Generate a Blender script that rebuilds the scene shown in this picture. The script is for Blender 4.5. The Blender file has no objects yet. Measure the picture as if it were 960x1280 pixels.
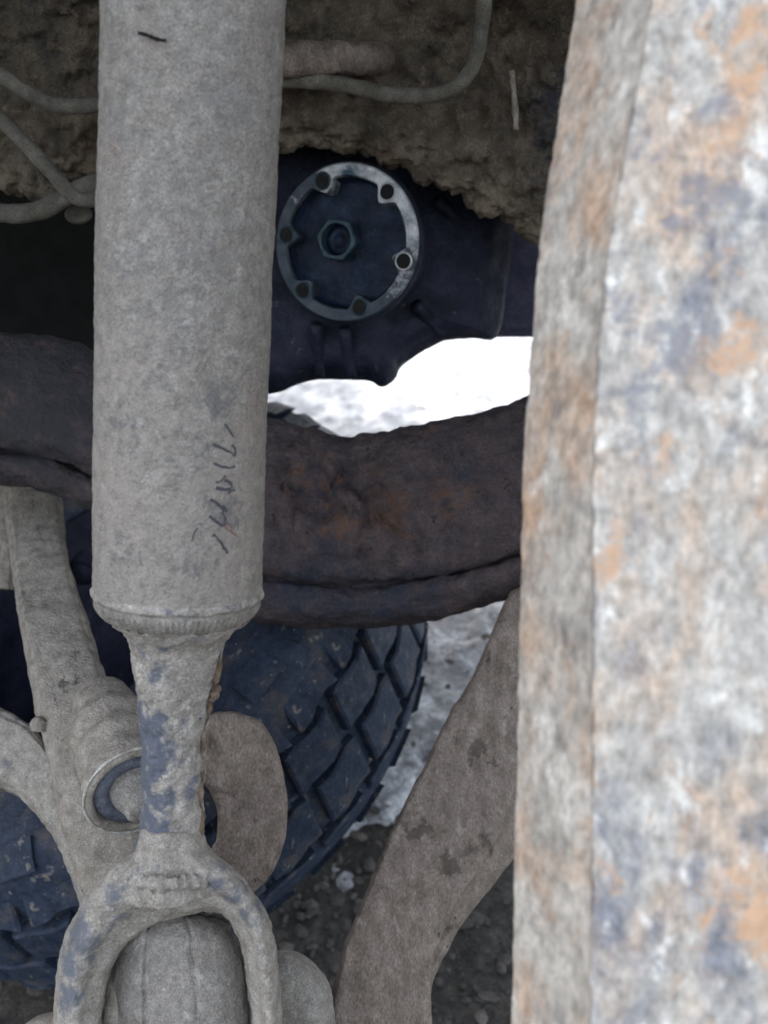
import bpy, bmesh, math, random
from mathutils import Vector, Matrix, noise
random.seed(7)
R = math.radians
sc = bpy.context.scene
C = sc.collection

# ------------------------------------------------------------------ camera
CAM = Vector((0, 0, 0.90)); PITCH = R(25.0)
RT = Vector((1, 0, 0)); UP = Vector((0, math.sin(PITCH), math.cos(PITCH)))
FW = Vector((0, math.cos(PITCH), -math.sin(PITCH)))
F = 1108.0                                   # focal length in photo pixels (960 x 1280)
cd = bpy.data.cameras.new('camera'); cam = bpy.data.objects.new('camera', cd); C.objects.link(cam)
cam.location = CAM; cam.rotation_euler = (R(90) - PITCH, 0, 0)
cd.sensor_fit = 'VERTICAL'; cd.sensor_height = 24.0; cd.lens = 24.0 * F / 1280
cd.clip_start = 0.01; cd.clip_end = 2000
cd.dof.use_dof = True; cd.dof.focus_distance = 0.56; cd.dof.aperture_fstop = 5.0
sc.camera = cam

# ------------------------------------------------------------------ sky, sun, exposure
SUN_EL, SUN_AZ = R(40), R(-55)               # low winter sun on the far side of the vehicle
w = bpy.data.worlds.new('World'); sc.world = w; w.use_nodes = True
nt = w.node_tree; bg = nt.nodes['Background']
sky = nt.nodes.new('ShaderNodeTexSky'); sky.sky_type = 'NISHITA'; sky.sun_disc = False
sky.sun_elevation = SUN_EL; sky.sun_rotation = SUN_AZ
sky.air_density = 1.3; sky.dust_density = 3.0; sky.ozone_density = 1.0
hs_ = nt.nodes.new('ShaderNodeHueSaturation'); hs_.inputs['Saturation'].default_value = .45   # thin overcast
nt.links.new(sky.outputs[0], hs_.inputs['Color']); nt.links.new(hs_.outputs[0], bg.inputs[0]); bg.inputs[1].default_value = 0.15
sl = bpy.data.lights.new('sun', 'SUN'); sl.energy = 1.2; sl.angle = R(12); sl.color = (1, .95, .88)
sun = bpy.data.objects.new('sun', sl); C.objects.link(sun)
sd = Vector((math.sin(SUN_AZ) * math.cos(SUN_EL), math.cos(SUN_AZ) * math.cos(SUN_EL), math.sin(SUN_EL)))
sun.rotation_euler = sd.to_track_quat('Z', 'Y').to_euler()
sc.view_settings.view_transform = 'Standard'; sc.view_settings.look = 'None'
sc.view_settings.exposure = 1.75; sc.view_settings.gamma = 1.0

# ------------------------------------------------------------------ helpers
def P(px, py, d):
    """point at photo pixel (px, py), d metres along the viewing axis, used to survey the parts"""
    return CAM + d * (FW + RT * ((px - 480) / F) + UP * ((640 - py) / F))

def G(px, py, z=0):
    """ground point seen at a photo pixel"""
    d = FW + RT*((px-480)/F) + UP*((640-py)/F)
    return CAM + d*((z - CAM.z)/d.z)

def fbm(p, s, o=4, h=.8, l=2.1):
    return noise.fractal(p * s, h, l, o)

def mesh_obj(name, verts, faces, mat, parent=None, smooth=True):
    me = bpy.data.meshes.new(name)
    off = parent.location if parent is not None and parent.parent is None else (parent['_off'] if parent is not None else Vector())
    off = Vector(off)
    if parent is None:
        c = Vector()
        for v in verts: c += Vector(v)
        c /= max(1, len(verts)); off = c
    me.from_pydata([Vector(v) - off for v in verts], [], faces)
    me.update()
    if smooth: me.polygons.foreach_set('use_smooth', [True] * len(me.polygons))
    me.materials.append(mat)
    o = bpy.data.objects.new(name, me); C.objects.link(o)
    if parent is None: o.location = off
    else: o.parent = parent
    offs[o.name] = off
    return o
offs = {}
def child(name, verts, faces, mat, parent, smooth=True, label=None):
    """mesh part under a thing (or a sub-part under a part); verts in world space"""
    off = offs[parent.name]
    me = bpy.data.meshes.new(name)
    me.from_pydata([Vector(v) - off for v in verts], [], faces); me.update()
    if smooth: me.polygons.foreach_set('use_smooth', [True] * len(me.polygons))
    me.materials.append(mat)
    o = bpy.data.objects.new(name, me); C.objects.link(o); o.parent = parent
    offs[o.name] = off
    if label: o['label'] = label
    return o
def fixn(o):
    bm = bmesh.new(); bm.from_mesh(o.data); bmesh.ops.recalc_face_normals(bm, faces=bm.faces); bm.to_mesh(o.data); bm.free()
    return o
def thing(name, label, cat, loc, group=None):
    o = bpy.data.objects.new(name, None); C.objects.link(o); o.location = loc
    o.empty_display_size = .05
    o['label'] = label; o['category'] = cat
    if group: o['group'] = group
    offs[o.name] = Vector(loc)
    return o
def tag(o, label, cat, group=None):
    o['label'] = label; o['category'] = cat
    if group: o['group'] = group
    return o
def struct(o, kind='structure', label=None, cat=None):
    o['kind'] = kind
    if label: o['label'] = label
    if cat: o['category'] = cat
    return o

def crom(pts, n, closed=False):
    """Catmull-Rom resampling of a list of points (Vectors) into n segments per span"""
    m = len(pts); out = []
    spans = m if closed else m - 1
    for i in range(spans):
        if closed: a, b, c, d = pts[(i-1) % m], pts[i], pts[(i+1) % m], pts[(i+2) % m]
        else:
            b, c = pts[i], pts[i+1]
            a = pts[i-1] if i else b * 2 - c
            d = pts[i+2] if i + 2 < m else c * 2 - b
        for k in range(n):
            t = k / n
            out.append(.5 * ((2*b) + (c-a)*t + (2*a-5*b+4*c-d)*t*t + (3*b-a-3*c+d)*t*t*t))
    if not closed: out.append(pts[-1].copy())
    return out

def loft(sections, nu=4, nv=4, closed=True, caps=True, smooth_v=True):
    """sections: list of rings (equal length) -> (verts, faces); resampled both ways"""
    if nv > 1 or smooth_v: sec = [crom([Vector(p) for p in s], nv, closed) for s in sections]
    else: sec = [[Vector(p) for p in s] for s in sections]
    m = len(sec[0])
    cols = [crom([s[j] for s in sec], nu) for j in range(m)]
    L = len(cols[0])
    verts = [cols[j][i] for i in range(L) for j in range(m)]
    faces = []
    mm = m if closed else m - 1
    for i in range(L - 1):
        for j in range(mm):
            a = i*m + j; b = i*m + (j+1) % m
            faces.append((a, b, b + m, a + m))
    if caps and closed:
        faces.append(tuple(range(m))[::-1]); faces.append(tuple((L-1)*m + j for j in range(m)))
    return verts, faces

def roughen(o, layers, axis=None):
    """displace along normals: layers = [(amp, scale, kind)]"""
    me = o.data; off = offs[o.name]
    nrm = [v.normal.copy() for v in me.vertices]
    for v, n in zip(me.vertices, nrm):
        p = v.co + off; d = 0
        for amp, s, k in layers:
            if k == 'f': d += amp * fbm(p, s)
            elif k == 'r': d += amp * (1 - 2*abs(noise.noise(p * s)))
            elif k == 'p':
                x = noise.noise(p * s); d -= amp * max(0, x - .25) * 2.5
            elif k == 'c':
                dd = noise.voronoi(p * s)[0]; d += amp * (.5 - min(1, dd[0]))
            elif k == 's':                 # steps / crust edges
                x = fbm(p, s, 3); d += amp * max(-1, min(1, x * 6))
        v.co += n * d
    me.update()
    return o

def tube_vf(path, radii, seg=32, nu=4, squash=None, caps=True):
    """round tube along a path of world points with radii at each"""
    pts = crom([Vector(p) for p in path], nu)
    rr = crom([Vector((r, 0, 0)) for r in radii], nu)
    T0 = (pts[1] - pts[0]).normalized()
    ref = Vector((0, 0, 1)) if abs(T0.z) < .9 else Vector((0, 1, 0))
    N = (ref - T0 * ref.dot(T0)).normalized()
    verts, faces = [], []
    for i, p in enumerate(pts):
        T = (pts[min(i+1, len(pts)-1)] - pts[max(i-1, 0)]).normalized()
        N = (N - T * N.dot(T)).normalized(); B = T.cross(N)
        for k in range(seg):
            a = 2*math.pi*k/seg
            x, y = math.cos(a), math.sin(a)
            verts.append(p + (N*x + B*y) * rr[i].x)
    L = len(pts)
    for i in range(L-1):
        for k in range(seg):
            a = i*seg + k; b = i*seg + (k+1) % seg
            faces.append((a, b, b+seg, a+seg))
    if caps:
        faces.append(tuple(range(seg))[::-1]); faces.append(tuple((L-1)*seg+k for k in range(seg)))
    return verts, faces

def lathe_vf(c, ax, prof, seg=64, x=None, wob=None):
    """profile [(r, h)] turned about ax through c; closed ends if r=0. wob(a,i)->radius factor"""
    ax = ax.normalized()
    if x is None: x = Vector((1, 0, 0)) if abs(ax.x) < .9 else Vector((0, 1, 0))
    X = (x - ax * x.dot(ax)).normalized(); Y = ax.cross(X)
    verts, faces = [], []
    for i, (r, h) in enumerate(prof):
        for k in range(seg):
            a = 2*math.pi*k/seg
            f = wob(a, i) if wob else 1
            verts.append(c + ax*h + (X*math.cos(a) + Y*math.sin(a))*r*f)
    for i in range(len(prof)-1):
        for k in range(seg):
            a = i*seg+k; b = i*seg+(k+1) % seg
            faces.append((a, b, b+seg, a+seg))
    return verts, faces

def remesh(o, size, smooth_it=6):
    m = o.modifiers.new('r', 'REMESH'); m.mode = 'VOXEL'; m.voxel_size = size; m.use_smooth_shade = True
    s = o.modifiers.new('s', 'SMOOTH'); s.iterations = smooth_it; s.factor = .5
    dg = bpy.context.evaluated_depsgraph_get(); dg.update()
    me = bpy.data.meshes.new_from_object(o.evaluated_get(dg))
    o.modifiers.clear()
    mats = list(o.data.materials); old = o.data; o.data = me; me.name = old.name
    me.materials.clear()
    for x in mats: me.materials.append(x)
    me.polygons.foreach_set('use_smooth', [True]*len(me.polygons)); me.update()
    bpy.data.meshes.remove(old)
    return o
def join_vf(*vfs):
    V, Fc = [], []
    for v, f in vfs:
        n = len(V); V += list(v); Fc += [tuple(i+n for i in q) for q in f]
    return V, Fc

# ------------------------------------------------------------------ materials
def mat(name, ramp, scale=30, rough=.9, bump=.3, bscale=250, spots=(), metal=0, detail=8, stretch=None, spec=.3, bdist=.002, rough_var=.0, specks=None):
    """grime material: colour ramp on noise, spot layers [(color, scale, lo, hi, detail)], noise bump"""
    m = bpy.data.materials.new(name); m.use_nodes = True
    nt = m.node_tree; N = nt.nodes; L = nt.links
    b = N['Principled BSDF']; b.inputs['Roughness'].default_value = rough
    b.inputs['Metallic'].default_value = metal; b.inputs['Specular IOR Level'].default_value = spec
    tc = N.new('ShaderNodeTexCoord'); co = tc.outputs['Object']
    if stretch:
        mp = N.new('ShaderNodeMapping'); mp.inputs['Scale'].default_value = stretch[0]; mp.inputs['Rotation'].default_value = stretch[1]
        L.new(co, mp.inputs[0]); co = mp.outputs[0]
    def ns(s, d=detail, r=.6, seed=0, dist=0):
        n = N.new('ShaderNodeTexNoise'); n.noise_dimensions = '4D'; n.inputs['W'].default_value = seed
        n.inputs['Scale'].default_value = s; n.inputs['Detail'].default_value = d; n.inputs['Roughness'].default_value = r
        n.inputs['Distortion'].default_value = dist
        L.new(co, n.inputs['Vector']); return n.outputs[0]
    def rmp(src, stops):
        r = N.new('ShaderNodeValToRGB'); L.new(src, r.inputs[0])
        e = r.color_ramp.elements
        e[0].position, e[0].color = stops[0][0], (*stops[0][1], 1)
        e[1].position, e[1].color = stops[-1][0], (*stops[-1][1], 1)
        for p, c in stops[1:-1]:
            x = e.new(p); x.color = (*c, 1)
        return r.outputs[0]
    col = rmp(ns(scale, seed=1.3), ramp)
    for k, sp in enumerate(spots):
        c, s, lo, hi = sp[:4]; d = sp[4] if len(sp) > 4 else 5
        mask = rmp(ns(s, d, .62, 10 + 3.7*k, .3), [(lo, (0,)*3), (hi, (1,)*3)])
        mx = N.new('ShaderNodeMixRGB'); L.new(mask, mx.inputs[0]); L.new(col, mx.inputs[1]); mx.inputs[2].default_value = (*c, 1)
        col = mx.outputs[0]
    # fine grain
    g = rmp(ns(bscale*2.2, 3, .7, 77), [(.3, (.58,)*3), (.7, (1.38,)*3)])
    mg = N.new('ShaderNodeMixRGB'); mg.blend_type = 'MULTIPLY'; mg.inputs[0].default_value = 1.0
    L.new(col, mg.inputs[1]); L.new(g, mg.inputs[2]); col = mg.outputs[0]
    L.new(col, b.inputs['Base Color'])
    if rough_var:
        rr = rmp(ns(scale*1.5, 5, .6, 31), [(.35, (max(0, rough-rough_var),)*3), (.65, (min(1, rough+rough_var),)*3)])
        L.new(rr, b.inputs['Roughness'])
    n1 = ns(bscale, 6, .65, 5); n2 = ns(bscale*.2, 5, .6, 9)
    ad = N.new('ShaderNodeMath'); ad.operation = 'MULTIPLY_ADD'; L.new(n2, ad.inputs[0]); ad.inputs[1].default_value = 1.6; L.new(n1, ad.inputs[2])
    bp = N.new('ShaderNodeBump'); bp.inputs['Strength'].default_value = bump; bp.inputs['Distance'].default_value = bdist
    L.new(ad.outputs[0], bp.inputs['Height']); L.new(bp.outputs[0], b.inputs['Normal'])
    return m

DUST = mat('dusty_metal', [(.3, (.25,.234,.214)), (.5, (.35,.325,.298)), (.7, (.45,.418,.385))], 150, .92, 1.0, 420,
    spots=[((.47,.445,.42), 110, .56, .66, 7), ((.17,.17,.175), 120, .62, .74, 7), ((.36,.30,.27), 30, .55, .75, 6), ((.12,.12,.125), 300, .66, .74, 3), ((.56,.54,.52), 350, .68, .74, 3)], bdist=.003)
DUST_LOW = mat('chipped_dusty_paint', [(.3, (.26,.24,.215)), (.5, (.39,.36,.33)), (.7, (.54,.50,.465))], 120, .9, .9, 380,
    spots=[((.20,.205,.24), 60, .57, .63, 9), ((.57,.53,.49), 130, .56, .64, 7), ((.40,.29,.24), 45, .62, .76), ((.06,.065,.08), 150, .66, .72)], rough_var=.1, bdist=.003)
FORK = mat('fork_paint_and_dust', [(.3, (.24,.218,.19)), (.5, (.37,.34,.305)), (.7, (.50,.465,.42))], 110, .9, .8, 380,
    spots=[((.20,.205,.245), 45, .59, .66, 9), ((.50,.47,.43), 150, .60, .68), ((.10,.095,.09), 130, .64, .72)], rough_var=.1, bdist=.003)
MUD = mat('dried_mud', [(.3, (.08,.068,.055)), (.5, (.155,.13,.103)), (.72, (.27,.222,.175))], 40, 1.0, 1.0, 260,
    spots=[((.27,.22,.165), 70, .58, .70), ((.035,.045,.05), 14, .56, .68), ((.13,.06,.045), 9, .62, .75)], bdist=.005)
PALE = mat('pale_dust', [(.3, (.225,.20,.172)), (.5, (.36,.322,.282)), (.7, (.48,.435,.385))], 110, .95, .8, 400,
    spots=[((.09,.085,.08), 90, .62, .72, 7), ((.46,.43,.38), 60, .6, .7)], bdist=.003)
ARM = mat('mud_dusted_arm', [(.3, (.15,.122,.103)), (.5, (.235,.193,.166)), (.7, (.33,.278,.243))], 110, .95, .9, 330,
    spots=[((.075,.058,.05), 45, .58, .68, 7), ((.34,.30,.26), 120, .60, .70), ((.05,.04,.035), 150, .65, .72)], stretch=((1,.6,.6),(0,0,0)), bdist=.003)
RUSTBEAM = mat('oily_rust', [(.3, (.050,.040,.046)), (.5, (.085,.067,.072)), (.7, (.125,.098,.10))], 70, .8, 1.0, 240,
    spots=[((.13,.08,.065), 30, .58, .70, 9), ((.035,.04,.06), 15, .52, .66, 7), ((.28,.22,.19), 150, .69, .75), ((.02,.015,.015), 90, .62, .7)], bdist=.005, rough_var=.15)
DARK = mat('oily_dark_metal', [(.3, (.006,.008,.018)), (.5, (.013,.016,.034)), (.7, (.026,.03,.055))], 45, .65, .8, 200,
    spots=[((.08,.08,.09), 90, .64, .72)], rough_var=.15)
SILL = mat('sill_with_glare_tint', [(.3, (.06,.064,.11)), (.5, (.10,.10,.17)), (.7, (.14,.14,.22))], 30, .6, .5, 200)  # veiling glare beside the bright gap is mixed into this base colour
BLACK = mat('grime_or_shade_black', [(.3, (.008,.008,.008)), (.7, (.02,.02,.02))], 20, 1, .5, 150)
RIM = mat('machined_steel', [(.3, (.26,.27,.29)), (.5, (.50,.51,.54)), (.7, (.68,.68,.70))], 60, .5, .25, 500,
    spots=[((.03,.06,.085), 16, .50, .62), ((.06,.05,.045), 40, .6, .7)], metal=.35, rough_var=.15)
BOWL = mat('greasy_bowl', [(.3, (.005,.009,.020)), (.5, (.010,.019,.042)), (.7, (.022,.040,.08))], 60, .5, .8, 160,
    spots=[((.05,.07,.10), 120, .64, .72)], spec=.2, rough_var=.15)
NUTM = mat('greasy_nut', [(.3, (.015,.03,.045)), (.7, (.06,.10,.13))], 80, .45, .4, 300, metal=.4)
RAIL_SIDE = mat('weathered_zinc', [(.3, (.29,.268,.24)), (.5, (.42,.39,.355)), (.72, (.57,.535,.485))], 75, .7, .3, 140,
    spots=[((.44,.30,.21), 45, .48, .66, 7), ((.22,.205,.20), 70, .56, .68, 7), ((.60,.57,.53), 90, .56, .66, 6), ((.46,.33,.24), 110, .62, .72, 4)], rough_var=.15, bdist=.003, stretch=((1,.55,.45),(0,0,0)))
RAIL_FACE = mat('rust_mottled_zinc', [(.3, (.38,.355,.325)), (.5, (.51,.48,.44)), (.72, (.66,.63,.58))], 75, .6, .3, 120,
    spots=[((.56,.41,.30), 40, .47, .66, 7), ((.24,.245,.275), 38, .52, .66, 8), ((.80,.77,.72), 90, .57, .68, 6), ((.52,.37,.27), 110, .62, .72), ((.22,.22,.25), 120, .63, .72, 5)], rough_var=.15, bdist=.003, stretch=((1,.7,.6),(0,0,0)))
RUBBER = mat('tyre_rubber', [(.3, (.015,.023,.043)), (.5, (.028,.042,.074)), (.7, (.046,.063,.103))], 90, .6, .8, 300,
    spots=[((.095,.085,.085), 30, .52, .68, 9), ((.22,.20,.185), 95, .60, .68, 8), ((.36,.35,.33), 230, .655, .70, 4)], rough_var=.12)
INK = mat('marker_ink', [(.3, (.05,.05,.065)), (.7, (.12,.12,.13))], 500, .8, .1, 400)
INKR = mat('faded_red_ink', [(.3, (.22,.12,.10)), (.7, (.32,.20,.17))], 500, .8, .1, 400)
WORN = mat('worn_edge', [(.35, (.30,.28,.25)), (.65, (.62,.60,.57))], 120, .6, .3, 400)
SLATE = mat('slate_rubber', [(.3, (.09,.10,.14)), (.5, (.15,.165,.215)), (.7, (.24,.25,.29))], 120, .85, .6, 380)
RUSTY = mat('peeling_rust', [(.3, (.08,.055,.04)), (.5, (.19,.14,.10)), (.7, (.33,.28,.22))], 120, .9, .7, 350)
HOSE = mat('dusty_hose', [(.3, (.08,.074,.063)), (.5, (.14,.13,.112)), (.7, (.22,.205,.18))], 60, .9, .4, 350)
SNOW = mat('trodden_snow', [(.3, (.30,.31,.335)), (.5, (.50,.51,.54)), (.7, (.78,.79,.81))], 22, .6, .9, 60,
    spots=[((.22,.22,.23), 16, .54, .68, 10), ((.10,.09,.085), 40, .62, .70, 8), ((.85,.86,.88), 60, .62, .68, 6)], bdist=.012)
GRAVEL = mat('wet_gravel', [(.3, (.025,.023,.021)), (.5, (.05,.045,.04)), (.7, (.10,.09,.078))], 45, .75, 1.0, 120,
    spots=[((.16,.13,.11), 40, .64, .70)], bdist=.006, rough_var=.2)
STONE = mat('pebble_stone', [(.3, (.04,.037,.034)), (.5, (.085,.077,.07)), (.7, (.17,.15,.135))], 22, .8, .5, 200, spots=[((.16,.07,.05), 9, .6, .66)])

def stain_or_shade(o, pts, color, amt=1.0, ns=60, soft=.35, mul=5.0):
    """dirt, rust or painted-in shade patches with a place of their own on one object: pts = [(world point, radius)]"""
    m = o.data.materials[0].copy(); o.data.materials[0] = m
    nt = m.node_tree; N = nt.nodes; L = nt.links
    src = N['Principled BSDF'].inputs['Base Color'].links[0].from_socket
    tc = N.new('ShaderNodeTexCoord')
    nz = N.new('ShaderNodeTexNoise'); nz.inputs['Scale'].default_value = ns; nz.inputs['Detail'].default_value = 7; nz.inputs['Roughness'].default_value = .65
    L.new(tc.outputs['Object'], nz.inputs['Vector'])
    prev = None
    for p, rad in pts:
        d = N.new('ShaderNodeVectorMath'); d.operation = 'DISTANCE'; L.new(tc.outputs['Object'], d.inputs[0]); d.inputs[1].default_value = p - offs[o.name]
        k = N.new('ShaderNodeMath'); k.operation = 'DIVIDE'; L.new(d.outputs['Value'], k.inputs[0]); k.inputs[1].default_value = rad
        if prev is None: prev = k.outputs[0]
        else:
            mn = N.new('ShaderNodeMath'); mn.operation = 'MINIMUM'; L.new(prev, mn.inputs[0]); L.new(k.outputs[0], mn.inputs[1]); prev = mn.outputs[0]
    ad = N.new('ShaderNodeMath'); ad.operation = 'MULTIPLY_ADD'; L.new(nz.outputs[0], ad.inputs[0]); ad.inputs[1].default_value = mul; L.new(prev, ad.inputs[2])
    mr = N.new('ShaderNodeMapRange'); L.new(ad.outputs[0], mr.inputs[0])
    mr.inputs[1].default_value = .9 + .5*mul; mr.inputs[2].default_value = .9 + .5*mul - soft; mr.inputs[3].default_value = 0; mr.inputs[4].default_value = amt
    mx = N.new('ShaderNodeMixRGB'); L.new(mr.outputs[0], mx.inputs[0]); L.new(src, mx.inputs[1]); mx.inputs[2].default_value = (*color, 1)
    L.new(mx.outputs[0], N['Principled BSDF'].inputs['Base Color'])

# ------------------------------------------------------------------ ground
def grid(name, xs, ys, zf, m):
    V = [Vector((x, y, zf(x, y))) for y in ys for x in xs]
    n = len(xs)
    Fc = [(j*n+i, j*n+i+1, (j+1)*n+i+1, (j+1)*n+i) for j in range(len(ys)-1) for i in range(n-1)]
    o = mesh_obj(name, V, Fc, m); return o
def spaced(lo, hi, fine_lo, fine_hi, step, growth=1.35):
    a = []; x = fine_lo
    while x < fine_hi: a.append(x); x += step
    s = step
    while a[-1] < hi: s *= growth; a.append(a[-1] + s)
    s = step; b = []; x = fine_lo
    while x > lo: s *= growth; x -= s; b.append(x)
    return b[::-1] + a
def gz(x, y):
    p = Vector((x, y, 0))
    near = 1 if abs(x) < 3 and -1 < y < 6 else 0
    return -.012 + near * (.010 * fbm(p, 6) + .004 * fbm(p, 30, 3))
ground = struct(grid('ground', spaced(-600, 600, -.9, 1.3, .02), spaced(-300, 900, 0, 2.2, .02), gz, GRAVEL))
def sz(x, y):
    p = Vector((x, y, 3.1))
    edge = .865 + .05 * noise.noise(Vector((x*4, 1, 0))) + .04 * noise.noise(Vector((x*13, 2, 0)))
    t = (y - edge - .10*fbm(Vector((x, y, 7)), 9)) / .14
    d = math.hypot(x, y-2)
    base = -.03 + .05 * max(0, min(1, t)) 
    r = .012 * fbm(p, 5) + .012 * fbm(p, 16) + (.004 * fbm(p, 55, 3))
    if y > 1.5: r += .02 * fbm(p, 2.2)
    return base + r * (1 if d < 12 else 0) + .012 * fbm(p, 9) * (1 if t < 1 else 0)
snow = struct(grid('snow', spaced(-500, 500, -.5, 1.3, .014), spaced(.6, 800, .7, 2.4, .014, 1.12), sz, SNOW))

stain_or_shade(snow, [(G(x, y), .42) for x, y in ((350,500),(380,520),(400,540),(420,550),(340,540))], (.13,.145,.17), .85, 9, .9, 3)  # weaker exposure of this far snow painted into its colour as grey
stain_or_shade(snow, [(G(x, y), .10) for x, y in ((560,850),(600,800),(580,900),(550,940),(530,870),(560,790),(630,760))], (.20,.195,.20), .8, 35, .7, 5)  # dirt on the near snow, with the shade under the vehicle painted in
# pebbles and grit: one loose mass
V, Fc = [], []
ico = [Vector(v) for v in ((0,0,1),(.89,0,.45),(.28,.85,.45),(-.72,.53,.45),(-.72,-.53,.45),(.28,-.85,.45),(.72,.53,-.45),(-.28,.85,-.45),(-.89,0,-.45),(-.28,-.85,-.45),(.72,-.53,-.45),(0,0,-1))]
icf = [(0,1,2),(0,2,3),(0,3,4),(0,4,5),(0,5,1),(1,6,2),(2,7,3),(3,8,4),(4,9,5),(5,10,1),(6,7,2),(7,8,3),(8,9,4),(9,10,5),(10,6,1),(11,7,6),(11,8,7),(11,9,8),(11,10,9),(11,6,10)]
for i in range(9000):
    x = random.uniform(-.6, .9); y = random.uniform(.25, 1.35)
    if y > .95 and random.random() < .7: continue
    s = .0018 + .009 * random.random() ** 5
    if random.random() < .02: s *= 1.6
    z = max(gz(x, y), sz(x, y)) + s * .1
    q = Matrix.Rotation(random.uniform(0, 6.3), 3, 'Z') @ Matrix.Rotation(random.uniform(-.4, .4), 3, 'X')
    n = len(V); sx, sy, szz = s*random.uniform(.8, 1.6), s*random.uniform(.7, 1.1), s*random.uniform(.4, .8)
    for v in ico:
        k = random.uniform(.8, 1.15)
        V.append(Vector((x, y, z)) + q @ Vector((v.x*sx*k, v.y*sy*k, v.z*szz*k)))
    Fc += [tuple(a+n for a in f) for f in icf]
struct(mesh_obj('gravel', V, Fc, STONE, smooth=False), 'stuff')

# ------------------------------------------------------------------ vehicle body and floor
# floor pan: big sheet over the whole scene, underside mud caked; keeps the daylight out
body = thing('vehicle_body', 'dark underside of the vehicle body above the axle and drive shaft', 'vehicle body', (0, 1.4, 1.05))
def boxv(x0, x1, y0, y1, z0, z1):
    return [Vector((x, y, z)) for z in (z0, z1) for y in (y0, y1) for x in (x0, x1)], [(0,2,3,1),(4,5,7,6),(0,1,5,4),(2,6,7,3),(0,4,6,2),(1,3,7,5)]
v, f = boxv(-1.7, 1.6, .42, 2.35, 1.12, 1.19)
child('floor_pan', v, f, BLACK, body, False)
v, f = boxv(-1.7, -1.62, .5, 2.35, .35, 1.115)
child('side_panel', v, f, BLACK, body, False)
v, f = boxv(-1.6, -.40, 1.70, 1.76, -.05, 1.115)
child('dark_backing', v, f, BLACK, body, False)  # added black wall that keeps the gap left of the shaft dark

# mud caked inner panel, top of the picture
lower = [(-140,228),(-60,230),(0,231),(60,236),(95,228),(125,214),(180,200),(240,192),(300,184),(350,180),(395,181),(440,189),(500,206),(560,232),(610,256),(645,275),(680,298),(740,335),(800,372),(900,430)]
secs = []
for x, y in lower:
    secs.append([P(x, y, .765), P(x, y-12, .750), P(x, y-60, .728), P(x*.98+8, y-150, .70), P(x*.95+20, y-250, .66), P(x*.9+40, y-420, .59),
                 P(x*.9+40, y-420, .70), P(x*.95+20, y-220, .82), P(x, y-60, .86), P(x, y-16, .80)])
v, f = loft(secs, 14, 14)
pan = fixn(mesh_obj('underbody_panel', v, f, MUD))
tag(pan, 'mud caked underbody panel across the top behind the shaft, with a crumbling lower edge', 'underbody panel')
roughen(pan, [(.011, 12, 'f'), (.0032, 48, 's'), (.0035, 90, 'f'), (.0035, 150, 'c')])
stain_or_shade(pan, [(P(700, 140, .70), .03), (P(705, 190, .71), .03), (P(690, 100, .69), .02)], (.035,.045,.075), .8, 60, .8)
stain_or_shade(pan, [(P(x, y, .76), .030) for x, y in ((360,185),(430,190),(500,210),(560,235),(620,262),(670,292),(40,225),(100,222))], (.30,.25,.185), .6, 80, .9)

# ------------------------------------------------------------------ gearbox with output flange
gb = thing('gearbox', 'dark oily gearbox housing behind the shaft, carrying a round drilled output flange', 'gearbox', P(440, 310, .85))
outl = [(250,120),(420,140),(560,165),(640,230),(640,300),(632,370),(621,420),(590,421.5),(557,425),(538,433),(520,443),(506,453),(499,461),(495,471),(484,481),(474,481),(462,474),(430,474),(400,474),(372,480),(350,488),(320,490),(270,480),(240,300)]
cx, cy = 420, 330
def shr(k, d): return [P(cx+(x-cx)*k, cy+(y-cy)*k, d) for x, y in outl]
def back(k, dy): return [P(cx+(x-cx)*k, cy+(y-cy)*k, .86)+Vector((0, dy, 0)) for x, y in outl]
v, f = loft([shr(.55, .815), shr(.80, .82), shr(.93, .835), shr(1, .865), back(1.0, .10), back(1.0, .35)], 6, 4)
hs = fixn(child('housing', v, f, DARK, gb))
roughen(hs, [(.0015, 12, 'f'), (.0008, 50, 'f')])
for a, b in (((395,405),(400,470)), ((430,410),(440,470)), ((545,250),(600,300)), ((520,380),(552,418))):   # cast ribs
    v, f = tube_vf([P(*a, .805), P(*b, .835)], [.006, .005], 10, 6)
    child('rib', v, f, DARK, gb)
# flange
FC = P(431, 304, .76); u = (FC - CAM).normalized()
FAX = (-u + RT*(-.38) + UP*(.10)).normalized()     # outward axis, turned to one side
rO = .0665
def pol(a, r, h=0):
    X = (RT - FAX*RT.dot(FAX)).normalized(); Y = FAX.cross(X)
    return FC + X*math.cos(a)*r + Y*math.sin(a)*r + FAX*h
hole_a = [R(a) for a in (111, 46, -17, -76, -136, 171)]
fl = mesh_obj  # (silence linters)
v, f = lathe_vf(FC, FAX, [(.040, -.05), (.060, -.045), (.0625, -.014), (.0672, -.012), (.0682, -.009), (.0675, -.0045), (.0655, -.002)], 96, RT)
flg = child('output_flange', v, f, DARK, gb)
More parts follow.
